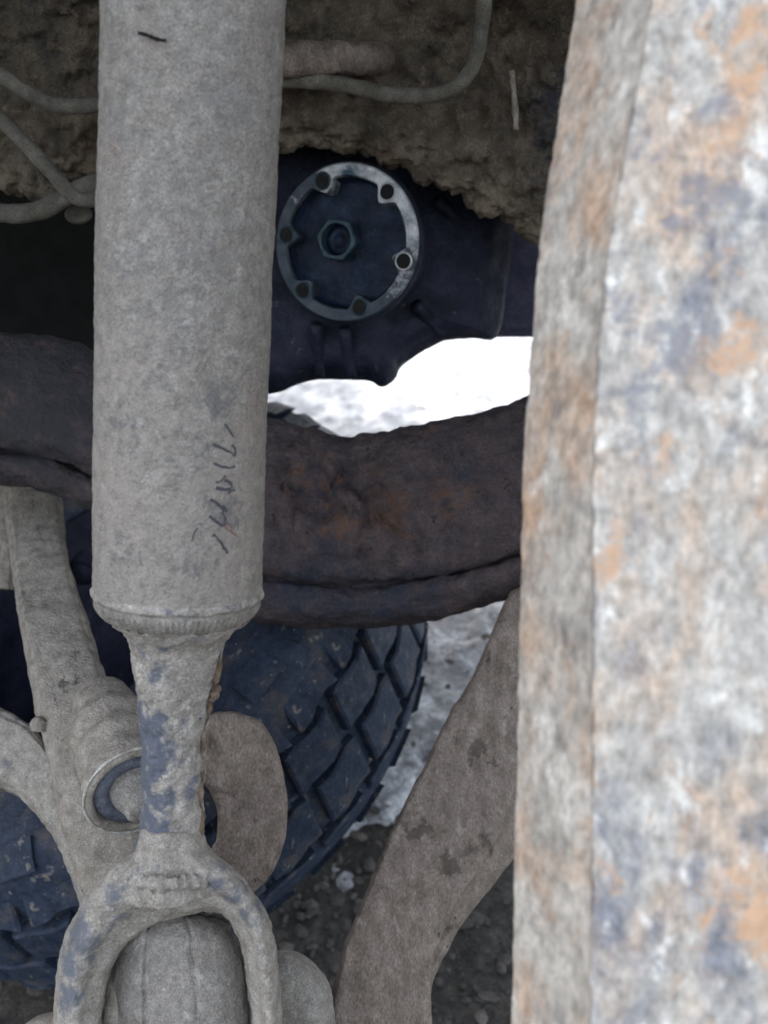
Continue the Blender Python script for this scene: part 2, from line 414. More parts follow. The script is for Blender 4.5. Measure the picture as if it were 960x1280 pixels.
# scalloped, drilled rim face: 2-D polar grid with bosses inward of each hole
def rin(a):
    r = .0545
    for h in hole_a:
        d = abs((a-h+math.pi) % (2*math.pi) - math.pi)
        if d < .21: r = min(r, .0545 - .0105*(.5+.5*math.cos(math.pi*d/.21))**.7)
    return r
NS = 360
bm = bmesh.new()
rings = []
for k in range(NS):
    a = 2*math.pi*k/NS; ri = rin(a)
    rings.append([bm.verts.new(pol(a, ri+.0002, -.022)), bm.verts.new(pol(a, ri, -.002)), bm.verts.new(pol(a, ri+.0012, 0)), bm.verts.new(pol(a, .0645, 0)), bm.verts.new(pol(a, .0658, -.0015)), bm.verts.new(pol(a, .0658, -.012))])
for k in range(NS):
    A, B = rings[k], rings[(k+1) % NS]
    for j in range(5): bm.faces.new((A[j], A[j+1], B[j+1], B[j]))
me = bpy.data.meshes.new('rim'); 
for vv in bm.verts: vv.co -= offs[gb.name]
bmesh.ops.recalc_face_normals(bm, faces=bm.faces)
bm.to_mesh(me); bm.free(); me.materials.append(RIM)
rim = bpy.data.objects.new('rim', me); C.objects.link(rim); rim.parent = flg; offs[rim.name] = offs[gb.name]
stain_or_shade(rim, [(pol(R(180), .06), .085), (pol(R(-122), .06), .085), (pol(R(-65), .06), .04), (pol(R(128), .066), .030), (pol(R(-18), .058), .016)], (.014,.026,.042), .93, 90, .35, 2)
for h in hole_a:
    c = pol(h, .0555)
    v, f = lathe_vf(c, FAX, [(0.0001, .0012), (.0052, .0012), (.0056, .0022), (.0064, .0022), (.0069, .0008), (.0069, -.004)], 24, RT)
    # flat black disc painting the shade of the bore, plus a raised worn lip
    lip = child('hole_lip', *lathe_vf(c, FAX, [(.0062, .0004), (.0065, .0014), (.0072, .0014), (.0078, .0003)], 24, RT), RIM if h in hole_a[1:3] else NUTM, flg)
    child('bolt_hole', *lathe_vf(c, FAX, [(.00001, .0006), (.0064, .0006)], 24, RT), BLACK, flg)
v, f = lathe_vf(FC, FAX, [(.0535, -.004), (.053, -.016), (.050, -.017), (.040, -.018), (.030, -.018), (.020, -.0175), (.010, -.0175), (.0001, -.0175)], 72, RT)
bw = child('bowl', v, f, BOWL, flg); roughen(bw, [(.0012, 60, 'f')])
v, f = [], []
NC = FC + FAX*(-.0125) - RT*.0105 + UP*.004
prof = [(.0178, -.012), (.0178, .0035), (.0168, .0050), (.0138, .0050), (.0128, -.0010), (.0128,-.006)]
v, f = lathe_vf(NC, FAX, prof, 36, RT, wob=lambda a, i: (1/math.cos(((a+.2) % (math.pi/3)) - math.pi/6))*.94 if i < 3 else 1)
child('hub_nut', v, f, NUTM, flg, False)
child('shaft_end', *lathe_vf(NC, FAX, [(.0130,-.012),(.0125,-.0045),(.006,-.0035),(.0055,-.005),(.0001,-.005)], 36, RT), BOWL, flg)

# sill beyond the gearbox, stepped lower edge against the bright snow
sill = thing('chassis_sill', 'dark smooth chassis sill right of the gearbox, its lower edge stepped above the bright snow', 'sill', P(620, 330, 1.15))
v, f = [], []
def board(pts, d0, dy):
    n = len(pts); a = [P(x, y, d0) for x, y in pts]; b = [p + Vector((0, dy, .0)) for p in a]
    return a + b, [tuple(range(n)), tuple(range(n, 2*n))[::-1]] + [(i, (i+1) % n, n+(i+1) % n, n+i) for i in range(n)]
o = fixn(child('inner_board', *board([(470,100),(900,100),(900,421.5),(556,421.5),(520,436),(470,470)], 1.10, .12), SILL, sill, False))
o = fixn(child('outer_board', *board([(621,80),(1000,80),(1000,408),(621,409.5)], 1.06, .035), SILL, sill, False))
# ------------------------------------------------------------------ crossmember
st = [(-160,395,575,.74),(-60,405,588,.74),(0,416,603,.745),(60,424,613,.75),(118,440,640,.755),(170,462,690,.76),(230,490,742,.765),(290,512,768,.77),(340,527,776,.77),(385,538,780,.77),(430,549,782,.77),(470,541,780,.765),(515,534,775,.76),(560,526,768,.755),(600,519,758,.75),(655,503,742,.745),(720,480,725,.74),(820,450,700,.73)]
secs = []
for x, t, b, d in st:
    def y(k): return t + (b-t)*k
    secs.append([P(x, y(0)+2, d+.03), P(x, y(.0), d+.012), P(x, y(.10), d-.004), P(x, y(.35), d-.02), P(x, y(.6), d-.022), P(x, y(.755), d-.012),
                 P(x, y(.79), d+.006), P(x, y(.815), d-.006), P(x, y(.87), d-.012), P(x, y(.96), d-.004), P(x, y(1), d+.012), P(x, y(.96), d+.05), P(x, y(.5), d+.10), P(x, y(.12), d+.08)])
v, f = loft(secs, 12, 8)
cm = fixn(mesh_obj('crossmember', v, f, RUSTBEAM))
tag(cm, 'thick rusty brown crossmember bowing down behind the shaft from left edge to the frame rail', 'crossmember')
for v_ in cm.data.vertices:
    p = v_.co + offs[cm.name]
    k = max(0, 1 - min((p - P(400, 600, .74)).length, (p - P(470, 640, .74)).length * 1.3)/.09)
    if k > 0:
        t_ = fbm(p, 38, 4); v_.co += FW * (.009*k*max(-.6, min(1, t_*4)))
    q_ = noise.noise(Vector((p.x*9, 5, p.z*3)))
    v_.co += FW * .0022*max(0, 1 - abs((p.z - P(540, 622, .74).z) - .012*q_ - .1*(p.x-.05))/.0022)*(1 if p.x > .0 else 0)
stain_or_shade(cm, [(P(40, 500, .73), .14), (P(0, 440, .73), .12)], (.045,.047,.055), .85, 40, .7)
stain_or_shade(cm, [(P(395, 605, .74), .035), (P(420, 650, .74), .022), (P(480, 640, .74), .030), (P(560, 625, .74), .02), (P(620, 610, .74), .014)], (.16,.085,.055), .7, 120, .9)
roughen(cm, [(.003, 7, 'f'), (.0010, 30, 's'), (.0014, 70, 'f'), (.002, 45, 'p')])

# ------------------------------------------------------------------ tyre lying on the ground
def make_tyre(center, axis, Rt=.365, Wd=.25):
    axis = axis.normalized()
    t = thing('tyre', 'black worn tyre with chunky tread blocks lying on the ground under the crossmember', 'tyre', center)
    q = axis.to_track_quat('Z', 'Y'); t.rotation_mode = 'QUATERNION'; t.rotation_quaternion = q
    def loc(name, v, f, m, smooth=True):
        me = bpy.data.meshes.new(name); me.from_pydata(v, [], f); me.update()
        if smooth: me.polygons.foreach_set('use_smooth', [True]*len(me.polygons))
        me.materials.append(m); o = bpy.data.objects.new(name, me); C.objects.link(o); o.parent = t; return o
    h = Wd/2
    prof = [(.20, -h*.72), (.205, -h*.9), (.25, -h*1.0), (.30, -h*1.02), (.333, -h*.93), (.346, -h*.75), (.350, -h*.4), (.351, 0), (.350, h*.4), (.346, h*.75), (.333, h*.93), (.30, h*1.02), (.25, h*1.0), (.205, h*.9), (.20, h*.72)]
    prof = [(r - .007 + (Rt-.353)*min(1, (r-.2)/.12), z) for r, z in prof]
    O = Vector((0,0,0)); Z = Vector((0,0,1))
    v, f = lathe_vf(O, Z, prof, 144)
    loc('carcass', v, f, RUBBER)
    v, f = lathe_vf(O, Z, [(.20,h*.74),(.196,h*.80),(.185,h*.80),(.180,h*.35),(.165,h*.15),(.06,h*.05),(.055,h*.0),(.0001,h*.0)], 72)
    wh = loc('wheel_disc', v, f, DARK)
    def surf(z):   # outer radius at height z (carcass crown)
        k = abs(z)/h
        return Rt + .0005 - .012*max(0, k-.45)**2/.3
    def block(z0, z1, da, skew, drop=0):
        """one tread block: chamfered, skewed, curved prism"""
        vv = []; n = 4
        for (hh, inset) in ((-.006, 0), (.0060, .0006), (.0085, .0032)):
            for zi, zz in enumerate((z0+inset, z1-inset)):
                for k in range(n+1):
                    tt = k/n
                    a = (-da/2 + inset/.35) + (da - 2*inset/.35)*tt + skew*((zz-z0)/(z1-z0) - .5)
                    zo = zz + (.0035*math.sin(tt*math.pi*2 + z0*60))
                    r = surf(zo) - .007 + hh + .0
                    if drop: r -= drop * ((zo - z0)/(z1-z0) if z1 > 0 else (z1 - zo)/(z1 - z0))
                    vv.append((r*math.cos(a), r*math.sin(a), zo))
        m = n+1; ff = []
        for L_ in range(2):
            b0 = L_*2*m; b1 = (L_+1)*2*m
            for k in range(n):
                ff.append((b0+k, b0+k+1, b1+k+1, b1+k)); ff.append((b0+m+k+1, b0+m+k, b1+m+k, b1+m+k+1))
            ff.append((b0+m, b0, b1, b1+m)); ff.append((b0+n, b0+m+n, b1+m+n, b1+n))
        b = 4*m
        for k in range(n): ff.append((b+k, b+k+1, b+m+k+1, b+m+k))
        return vv, ff
    NB = 31; da = 2*math.pi/NB
    KS = .55
    rows = [(-.112, -.064, .22, KS*.048, .022), (-.055, -.003, .24, KS*.052, 0), (.005, .056, .24, KS*.051, 0), (.064, .112, .22, KS*.048, .022)]
    for ri, (z0, z1, gap, skew, drop) in enumerate(rows):
        v, f = block(z0, z1, da*(1-.15), skew, drop)
        first = None
        for k in range(NB):
            if first is None: o = loc('tread_block', v, f, RUBBER, False); first = o; fixn(o) if False else None
            else: o = first.copy(); C.objects.link(o); o.parent = t
            o.location.z = random.uniform(-.0015, .0015)
            o.rotation_euler = (0, 0, random.uniform(-.006, .006) + da*k + KS*(z0+z1)/2 + (0, .045, .0, .075)[ri])
    # shoulder lugs wrap down the sidewall
    for sgn in (1, -1):
        vv, ff = [], []
        for k in range(NB):
            a0 = da*(k+.2); 
            for (r, z, wd) in ():
                pass
        first = None
        v = []
        for a in (-da*.33, da*.33):
            for r, z in ((.347, .113), (.338, .1195), (.320, .1265), (.318, .1235), (.335, .113)):
                v.append((r*math.cos(a), r*math.sin(a), sgn*z))
        f = [(0,1,2,3,4), (9,8,7,6,5)] + [(i, 5+i, 5+(i+1) % 5, (i+1) % 5) for i in range(5)]
        me = None
        vv, ff = [], []
        for k in range(NB):
            n = len(vv); M = Matrix.Rotation(da*(k+.3), 3, 'Z')
            vv += [M @ Vector(x) for x in v]; ff += [tuple(i+n for i in q_) for q_ in f]
        o = loc('shoulder_lugs', vv, ff, RUBBER, False)
        bm = bmesh.new(); bm.from_mesh(o.data); bmesh.ops.recalc_face_normals(bm, faces=bm.faces); bm.to_mesh(o.data); bm.free()
    return t
tyre = make_tyre(P(168, 815, 1.10), Vector((-.40, -.27, .877)))

# ------------------------------------------------------------------ suspension links (behind the shaft, left)
# long cast link from upper left down to the fork
def bar(stations, thick, nu=8, nv=6, bulge=.006):
    """stations: (xl, yl, xr, yr, d) silhouette edges; rounded rectangular section"""
    secs = []
    for s in stations:
        xl, yl, xr, yr, d = s[:5]
        dl = s[5] if len(s) > 5 else d; 
        mx, my = (xl+xr)/2, (yl+yr)/2
        def q(k, dd): return P(xl+(xr-xl)*k, yl+(yr-yl)*k, d+(dl-d)*(1-k)*0+dd)
        secs.append([q(0, .008), q(.06, .001), q(.14, -bulge*.6), q(.5, -bulge), q(.86, -bulge*.6), q(.94, .001), q(1, .008), q(1, thick*.9), q(.9, thick), q(.1, thick), q(0, thick*.9)])
    return loft(secs, nu, nv)
lk = thing('suspension_link', 'dusty grey cast suspension link running down the left with a ball joint on it', 'suspension link', P(70, 850, .62))
v, f = bar([(0,560,70,550,.93),(4,600,74,595,.90),(8,645,78,645,.85),(16,715,86,706,.77),(26,780,112,790,.70),(44,880,142,880,.645),(62,950,165,950,.62),(75,1020,185,1020,.60),(96,1090,205,1085,.595),(112,1150,215,1150,.59),(110,1230,220,1230,.59),(105,1330,220,1330,.59)], .04, 8, 6)
a = fixn(child('arm', v, f, PALE, lk)); roughen(a, [(.002, 25, 'f'), (.0014, 90, 'f'), (.0015, 120, 'p')])
stain_or_shade(a, [(P(84, 850, .65), .008), (P(122, 862, .645), .006), (P(100, 815, .67), .007), (P(60, 870, .64), .005)], (.07,.065,.065), .8, 160)
v, f = tube_vf([P(47, 905, .635), P(52, 908, .63)], [.006, .004], 12, 3); child('lug', v, f, PALE, lk)
# ball joint housing: short fat cylinder facing lower right
JC = P(171, 990, .550); jd = (P(175, 990, .55) - P(132, 880, .55)).normalized(); uj_ = (JC - CAM).normalized()
jax = (jd*.62 - uj_*.78).normalized()
hb = [(r_, h_*1.55 if h_ < -.014 else h_) for r_, h_ in [(.0001,-.075),(.012,-.074),(.020,-.066),(.0235,-.052),(.0240,-.046),(.0280,-.044),(.0283,-.039),(.0250,-.036),(.0252,-.031),(.0292,-.028),(.0294,-.023),(.0262,-.020),(.0275,-.015),(.0318,-.010),(.032,-.004),(.0305,-.0005),(.0275,.0008),(.0262,-.001),(.0255,-.004),(.0255,-.012)]]
v, f = lathe_vf(JC, jax, hb, 56); bj = child('ball_joint', v, f, PALE, lk); roughen(bj, [(.0006, 70, 'f'), (.0005, 160, 'f')])
v, f = lathe_vf(JC, jax, [(.0258,-.006),(.0250,-.0025),(.0160,-.003),(.0150,-.006),(.0150,-.012)], 48); child('rubber_ring', v, f, SLATE, bj, label='dark blue-grey rubber ring in the mouth of the joint')
v, f = lathe_vf(JC, jax, [(.0158,-.012),(.0160,-.004),(.0150,.002),(.0125,.005),(.0118,.006),(.0124,.009),(.0112,.012),(.0105,.013),(.0108,.016),(.008,.019),(.0001,.020)], 40); child('stud', v, f, DUST, bj)
child('collar_edge', *tube_vf([JC + (lambda X_, Y_: X_*math.cos(2*math.pi*k/40)*.0318 + Y_*math.sin(2*math.pi*k/40)*.0318)((RT - jax*RT.dot(jax)).normalized(), jax.cross((RT - jax*RT.dot(jax)).normalized())) - jax*.0012 for k in range(41)], [.0009 + .0006*noise.noise(Vector((k*.5, 1, 2))) for k in range(41)], 8, 2), WORN, bj, label='bright worn edge of the joint collar')

# bracket behind the link top
br = fixn(mesh_obj('bracket', *bar([(-60,560,14,580,.90),(-60,640,16,640,.90),(-60,690,20,690,.89),(-50,730,18,738,.88)], .05, 6, 4), PALE))
tag(br, 'small pale dusty bracket at the left edge behind the top of the link', 'bracket'); roughen(br, [(.002, 60, 'f')])
bolt = thing('bolt', 'small dark bolt head shining in the gap left of the shaft', 'bolt', P(102, 716, .80))
v, f = lathe_vf(P(102,716,.80), -u, [(.010,-.03),(.010,0),(.0095,.003),(.006,.0045),(.0001,.005)], 18, wob=lambda a, i: 1.0); child('bolt_head', v, f, DARK, bolt)
v, f = lathe_vf(P(102,716,.80), -u, [(.014,-.03),(.014,-.004),(.010,-.002)], 24); child('washer', v, f, DARK, bolt)

# curved arm at left edge, lower
cl = fixn(mesh_obj('curved_arm', *bar([(-60,960,-90,830,.68),(-30,975,-40,870,.68),(0,985,0,888,.675),(30,1000,40,910,.67),(60,1035,66,950,.66),(78,1068,92,1000,.65),(95,1110,120,1060,.64),(110,1150,150,1120,.64)], .05, 8, 5), FORK))
tag(cl, 'curved dusty arm with blue paint showing at the left edge, over the tyre', 'arm'); roughen(cl, [(.002, 30, 'f'), (.0012, 120, 'f')])

# rounded shield / counterweight right of the neck
SH = [(255,900),(275,891),(300,891),(325,903),(342,928),(352,960),(358,1000),(355,1045),(342,1085),(320,1112),(300,1117),(275,1095),(266,1078),(262,1066),(272,1048),(274,1015),(264,990),(246,970),(240,930)]
sx, sy = 305, 1000
rg = lambda k, d: [P(sx+(x-sx)*k, sy+(y-sy)*k, d + (x-300)*.00012) for x, y in SH]
v, f = loft([rg(.25, .5695), rg(.6, .570), rg(.9, .5725), rg(1, .578), rg(1.0, .590), rg(.9, .600), rg(.3, .602)], 16, 12)
sh = fixn(mesh_obj('dust_shield', v, f, ARM)); tag(sh, 'rounded brown dusty shield sticking out right of the shaft neck, crescent shaped', 'shield')
roughen(sh, [(.0012, 35, 'f'), (.0004, 200, 'f')])
for v_ in sh.data.vertices:            # rows of small rubbed ridges
    p = v_.co + offs[sh.name]
    v_.co.y -= .0007*abs(math.sin(p.z*620 + 3*math.sin(p.x*160)))*max(0, min(1, 1.6*math.sin(p.x*330)+.6))

# ------------------------------------------------------------------ right control arm: bent flat bar
ca = thing('control_arm', 'long flat dusty brown control arm slanting down beside the frame rail', 'control arm', P(520, 1050, .62))
fr = [(640,740,740,700,.72),(612,800,712,800,.70),(590,850,690,860,.685),(560,900,668,930,.67),(530,958,640,990,.655),(500,1018,622,1050,.64),(475,1075,590,1100,.63),(450,1135,560,1150,.62),(430,1185,540,1200,.612),(418,1240,537,1235,.606),(408,1300,538,1290,.60),(400,1360,540,1360,.595)]
secs = []
for xl, yl, xr, yr, d in fr:
    q = lambda k, dd: P(xl+(xr-xl)*k, yl+(yr-yl)*k, d+dd)
    secs.append([q(-.01, .010), q(.02, .002), q(.10, 0), q(.5, -.001), q(.92, 0), q(1.0, .003), q(1.0, .012), q(.9, .014), q(.1, .016), q(0, .016)])
v, f = loft(secs, 8, 5); a = fixn(child('web', v, f, ARM, ca)); roughen(a, [(.0018, 22, 'f'), (.0008, 120, 'f')])
stain_or_shade(a, [(P(523, 1040, .645), .013), (P(562, 1083, .635), .010), (P(468, 1160, .62), .005), (P(600, 940, .66), .012)], (.075,.06,.05), .7, 90)
secs = []
for i, (xl, yl, xr, yr, d) in enumerate(fr):
    wdt = [62,62,60,58,55,50,44,36,26,16,12,10][i]
    q = lambda k, dd: P(xr-16+(wdt)*k, yr+4*k, d+dd)
    secs.append([q(0, .006), q(.10, .0005), q(.5, .010), q(.92, .022), q(1, .028), q(.9, .034), q(.4, .030), q(0, .02)])
v, f = loft(secs, 8, 4); a = fixn(child('side_flange', v, f, ARM, ca)); roughen(a, [(.0014, 30, 'f'), (.0007, 120, 'f')])

# ------------------------------------------------------------------ drive shaft
ds = thing('drive_shaft', 'thick grey dusty drive shaft on the left, narrowing to a fork at its foot', 'drive shaft', P(222, 1080, .50))
def dep(y): return .425 + (y+200)/1300*.075
def ctr(y):
    t = [(-260,248),(0,244),(300,233),(560,226),(750,223.5),(800,222),(900,218),(1000,216),(1100,214)]
    for (a, b), (c, d) in zip(t, t[1:]):
        if a <= y <= c: return b + (d-b)*(y-a)/(c-a)
    return t[-1][1]
def shaft_pts(rows, seg, mod=None):
    """rings on the shaft axis: rows (y px, half width px)"""
    A, B = P(ctr(-260), -260, dep(-260)), P(ctr(1100), 1100, dep(1100))
    ax = (B - A).normalized(); X = (RT - ax*RT.dot(ax)).normalized(); Y = ax.cross(X)
    V = []; 
    for i, (y, r) in enumerate(rows):
        d = dep(y); rad = r*d/F*.985; c = P(ctr(y), y, d)
        for k in range(seg):
            a = 2*math.pi*k/seg
            rr = rad + (mod(a, i, y) if mod else 0)
            V.append(c + X*math.cos(a)*rr + Y*math.sin(a)*rr)
    Fc = [(i*seg+k, i*seg+(k+1) % seg, (i+1)*seg+(k+1) % seg, (i+1)*seg+k) for i in range(len(rows)-1) for k in range(seg)]
    return V, Fc
def hw(y):
    t = [(-260,116),(0,114),(300,110),(560,106.5),(738,104.5)]
    for (a, b), (c, d) in zip(t, t[1:]):
        if a <= y <= c: return b + (d-b)*(y-a)/(c-a)
    return t[-1][1]
rows = [(-260 + i*4, hw(min(738, -260+i*4))) for i in range(int((736+260)/4)+1)]
v, f = shaft_pts(rows, 220); tb = fixn(child('tube', v, f, DUST, ds))
roughen(tb, [(.0005, 18, 'f'), (.0004, 120, 'f'), (.0003, 320, 'f')])
stain_or_shade(tb, [(P(x, y, dep(y)-.03), .050) for x, y in ((180,480),(200,560),(240,640),(180,660),(220,720),(150,600),(280,700),(290,600))], (.46,.405,.365), .8, 140, 1.3, 4)
stain_or_shade(tb, [(P(x, y, dep(y)-.035), .012) for x, y in ((222,440),(170,690),(268,500),(232,560),(165,540),(285,640),(240,700),(200,470))], (.19,.19,.20), .7, 220, .8, 6)
stain_or_shade(tb, [(P(x, y, dep(y)-.035), .018) for x, y in ((210,250),(170,330),(260,320),(200,400),(150,160),(290,120))], (.25,.245,.24), .6, 260, 1.0, 6)
rows = [(732,103),(735,105.2),(738,106.6),(741,106.8),(743,105.8),(744.5,103.0),(745.5,101.4),(748,101.2)]
v, f = shaft_pts(rows, 160); c_ = fixn(child('seam_ring', v, f, DUST_LOW, ds, label='raised seam ring where the tube ends')); roughen(c_, [(.0006, 60, 'f'), (.0003, 160, 'f')])
rows = [(746,101.5),(747.5,103.4),(750,103.0),(753,102.0),(756,100.6),(759,98.8),(762,96.6),(765,94.0),(767,91.8),(768.5,88.6),(770,87.6)]
def kn(a, i, y):
    n_ = noise.noise(Vector((math.cos(a)*5, math.sin(a)*5, 0)))
    return .0011 * (1 if 2 < i < 9 else 0) * (math.sin(a*84 + 2*n_)*.5 + .1) * max(0, min(1, .9+1.6*n_))
v, f = shaft_pts(rows, 840, kn); fixn(child('knurled_collar', v, f, DUST, ds))
rows = [(769,88.6),(773,85),(777,80.5),(782,76),(786,71),(789,66),(792,63.5),(796,61.5),(800,58.5),(808,57),(818,54.5),(835,52),(855,49),(880,44),(905,40.5),(940,38.5),(980,37.5),(1020,37.5),(1045,39),(1060,43),(1080,50),(1100,52)]
rows2 = []
for (a, b), (c, d) in zip(rows, rows[1:]):
    n = max(1, int((c-a)/3))
    rows2 += [(a+(c-a)*k/n, b+(d-b)*k/n) for k in range(n)]
rows2.append(rows[-1])
v, f = shaft_pts(rows2, 130); nk = fixn(child('neck', v, f, DUST_LOW, ds, label='narrow neck with flaking blue paint under the dust'))
roughen(nk, [(.0012, 60, 'f'), (.0006, 90, 's'), (.0004, 240, 'f')])
stain_or_shade(nk, [(P(178, y, dep(y)-.008), .017) for y in (900, 920, 940, 960, 980, 1000, 1020, 1040, 1056)] + [(P(196, y, dep(y)-.014), .013) for y in (925, 950, 1000, 1030, 1050)] + [(P(200, 900, .47), .007), (P(225, 925, .465), .009), (P(238, 945, .465), .007), (P(204, 812, .455), .005), (P(190, 850, .46), .006)], (.12,.14,.19), .9, 140, .45, 3)
# rust streak down the right of the neck
path = [(276,815),(270,850),(262,880),(257,905),(253,930),(251,960),(251,1000),(250,1040),(247,1062)]
v, f = tube_vf([P(x, y, dep(y)-.004) for x, y in path], [.0008,.0016,.0014,.0009,.0016,.0010,.0016,.0022,.0008], 10, 8)
o = fixn(child('peeling_strip', v, f, RUSTY, ds)); roughen(o, [(.0018, 150, 'f')])
for k, (x, y, r) in enumerate(((268,868,.0028),(264,874,.0022),(272,860,.002))):
    v, f = lathe_vf(P(x, y, dep(y)-.005), -u, [(.0001,-r),(r*.7,-r*.6),(r,0),(r*.7,r*.6),(.0001,r)], 12); o = child('rust_flake', v, f, RUSTY, ds); roughen(o, [(.0012, 300, 'f')])
# fork: arch with two legs, remeshed with the neck foot so that it reads as one casting
outer = [(68,1400),(68,1300),(70,1240),(76,1195),(93,1148),(119,1106),(152,1076),(188,1062),(234,1062),(270,1072),(306,1102),(334,1144),(346,1190),(350,1240),(352,1320),(352,1400)]
inner = [(128,1400),(126,1300),(128,1258),(134,1222),(147,1192),(166,1170),(190,1156),(214,1147),(242,1141),(266,1138),(284,1147),(298,1172),(306,1208),(312,1250),(318,1320),(320,1400)]
secs = []
for i, ((xo, yo), (xi, yi)) in enumerate(zip(outer, inner)):
    d = .488 - .004*math.sin(math.pi*i/15)
    q = lambda k, dd: P(xo+(xi-xo)*k, yo+(yi-yo)*k, d+dd)
    secs.append([q(0, .008), q(.10, -.003), q(.28, -.010), q(.52, -.009), q(.74, -.001), q(.92, .003), q(1, .010), q(.96, .028), q(.5, .036), q(.06, .028)])
vf1 = loft(secs, 6, 4)
vf2 = tube_vf([P(215,1030,.493), P(215,1062,.493), P(216,1092,.494), P(218,1112,.494)], [.0165,.019,.026,.026], 40, 4)
V, Fc = join_vf(vf1, vf2)
fk = fixn(child('fork', V, Fc, FORK, ds, label='arched fork with patches of blue paint through the dust'))
remesh(fk, .0016, 8)
stain_or_shade(fk, [(P(100, 1165, .48), .017), (P(88, 1200, .48), .016), (P(82, 1240, .48), .012), (P(268, 1098, .48), .010), (P(292, 1115, .48), .010), (P(314, 1142, .48), .009), (P(186, 1092, .48), .010), (P(150, 1115, .48), .010), (P(240, 1095, .48), .008)], (.145,.16,.20), .85, 110, .5, 3)
roughen(fk, [(.0010, 30, 'f'), (.0004, 80, 's'), (.0005, 200, 'f')])
# weld bead round the neck foot
pts = []
for k in range(26):
    a = math.pi*(k/25)
    pts.append(P(214 - 52*math.cos(a), 1088 + 16*math.sin(a), .480 - .012*math.sin(a)+.006*abs(math.cos(a))))
v, f = tube_vf(pts, [.0030+.0012*((k % 2)) for k in range(26)], 12, 4); o = fixn(child('weld_bead', v, f, FORK, ds)); roughen(o, [(.0015, 120, 'f'), (.001, 260, 'f')])

# marker writing on the tube: strokes laid on its surface (short run of figures written along the shaft)
A_, B_ = P(ctr(-260), -260, dep(-260)), P(ctr(1100), 1100, dep(1100))
def on_tube(x, y, lift=.0009):
    d = dep(y); rad = hw(min(y, 738))*d/F*.985
    xo = (x - ctr(y))*d/F; xo = max(-rad*.98, min(rad*.98, xo))
    return P(x, y, d - math.sqrt(max(0, rad*rad - xo*xo))*.985 - lift), (x-ctr(y))
def pen(strokes, wd=.0009, m=None, nm='marker_figure'):
    V, Fc = [], []
    for s in strokes:
        pts = []
        for x, y in s:
            d = dep(y); rad = hw(min(y, 738))*d/F*.985
            # perspective: point in front of axis shifts outward, so solve x by iteration
            dd = d - rad*.8
            for _ in range(4):
                xo = (x - 480)*dd/F - (ctr(y) - 480)*d/F
                xo = max(-rad*.97, min(rad*.97, xo)); dd = d - math.sqrt(rad*rad - xo*xo)
            pts.append(P(x, y, dd - .0008))
        n = len(pts)
        pts = crom(pts, 5)
        for i, p in enumerate(pts):
            T = (pts[min(i+1, len(pts)-1)] - pts[max(i-1, 0)]).normalized()
            S = T.cross((p-CAM).normalized()).normalized()
            ww = wd*(.65+.6*abs(noise.noise(p*400)))
            q = p + Vector((0,0,0))
            V += [q - S*ww, q + S*ww]
            if i: b = len(V)-4; Fc.append((b, b+1, b+3, b+2))
    return child(nm, V, Fc, m or INK, ds)
pen([[(281,530),(288,540),(292,547)]], .0007)
pen([[(267,556),(279,561),(291,568),(293,571)], [(290,556),(294,562),(293,570)]])
pen([[(267,579),(276,583),(286,584),(294,583)]])
pen([[(270,610),(282,612),(298,611)], [(281,594),(276,600),(270,603)], [(281,600),(288,604),(289,612),(284,617)]], .0011)
pen([[(263,624),(272,630),(279,637),(284,640)], [(278,632),(283,638)]], .0010)
pen([[(262,645),(270,652),(279,657),(281,650),(277,640)]], .0010)
pen([[(266,668),(276,680),(284,692)]], .0013)
pen([[(247,660),(243,666),(240,676)]], .0005)
pen([[(279,657),(288,664),(297,671)], [(284,654),(291,660)]], .0006, INKR)
# pair of scrape grooves near the top
pen([[(172,41),(184,44),(196,49),(208,51)]], .0010, BLACK, 'scrape_mark')
pen([[(215,86),(226,78),(240,72)]], .0005, DUST_LOW, 'scrape_mark')

# ------------------------------------------------------------------ joint held in the fork
uj = thing('universal_joint', 'rounded dusty joint body sitting inside the arch of the fork', 'universal joint', P(225, 1250, .52))
secs = []
for (xl, xr, y, d) in ((184,252,1139,.518),(164,274,1148,.506),(152,292,1168,.498),(146,302,1198,.494),(143,308,1240,.490),(144,311,1290,.488),(144,315,1350,.488),(144,315,1400,.488)):
    q = lambda k, dd: P(xl+(xr-xl)*k, y, d+dd)
    secs.append([q(0,.026), q(.05,.012), q(.18,-.0005), q(.24,.0012), q(.32,-.003), q(.5,-.004), q(.58,-.0038), q(.62,-.0024), q(.66,-.0036), q(.82,.002), q(.94,.012), q(1,.026), q(.8,.045), q(.2,.045)])
v, f = loft(secs, 10, 7); o = fixn(child('body', v, f, DUST, uj)); roughen(o, [(.0012, 30, 'f'), (.0007, 150, 'f')])
secs = []
for (xl, xr, y, d) in ((132,190,1185,.522),(126,178,1215,.512),(122,170,1250,.506),(122,168,1300,.503),(122,168,1400,.503)):
    q = lambda k, dd: P(xl+(xr-xl)*k, y, d+dd)
    secs.append([q(0,.02), q(.1,.006), q(.5,0), q(.9,.008), q(1,.02), q(.5,.03)])
v, f = loft(secs, 10, 6); o = fixn(child('side_cheek', v, f, PALE, uj)); roughen(o, [(.001, 60, 'f')])
v, f = lathe_vf(P(274,1150,.522), (-u+RT*.3-UP*.3), [(.011,-.02),(.0112,-.002),(.0085,0),(.006,-.003),(.0001,-.003)], 28); child('grease_cap', v, f, FORK, uj)
hub = fixn(mesh_obj('axle_end', *loft([[P(350+ (1 if k<1 else 1)*0 + math.cos(a)*rx, 1275+math.sin(a)*ry, d - z) for a in [2*math.pi*j/14 for j in range(14)]] for k, (rx, ry, d, z) in enumerate(((70,88,.60,0),(68,85,.575,0),(60,76,.560,0),(40,55,.552,0),(10,14,.550,0)))], 5, 4), DUST))
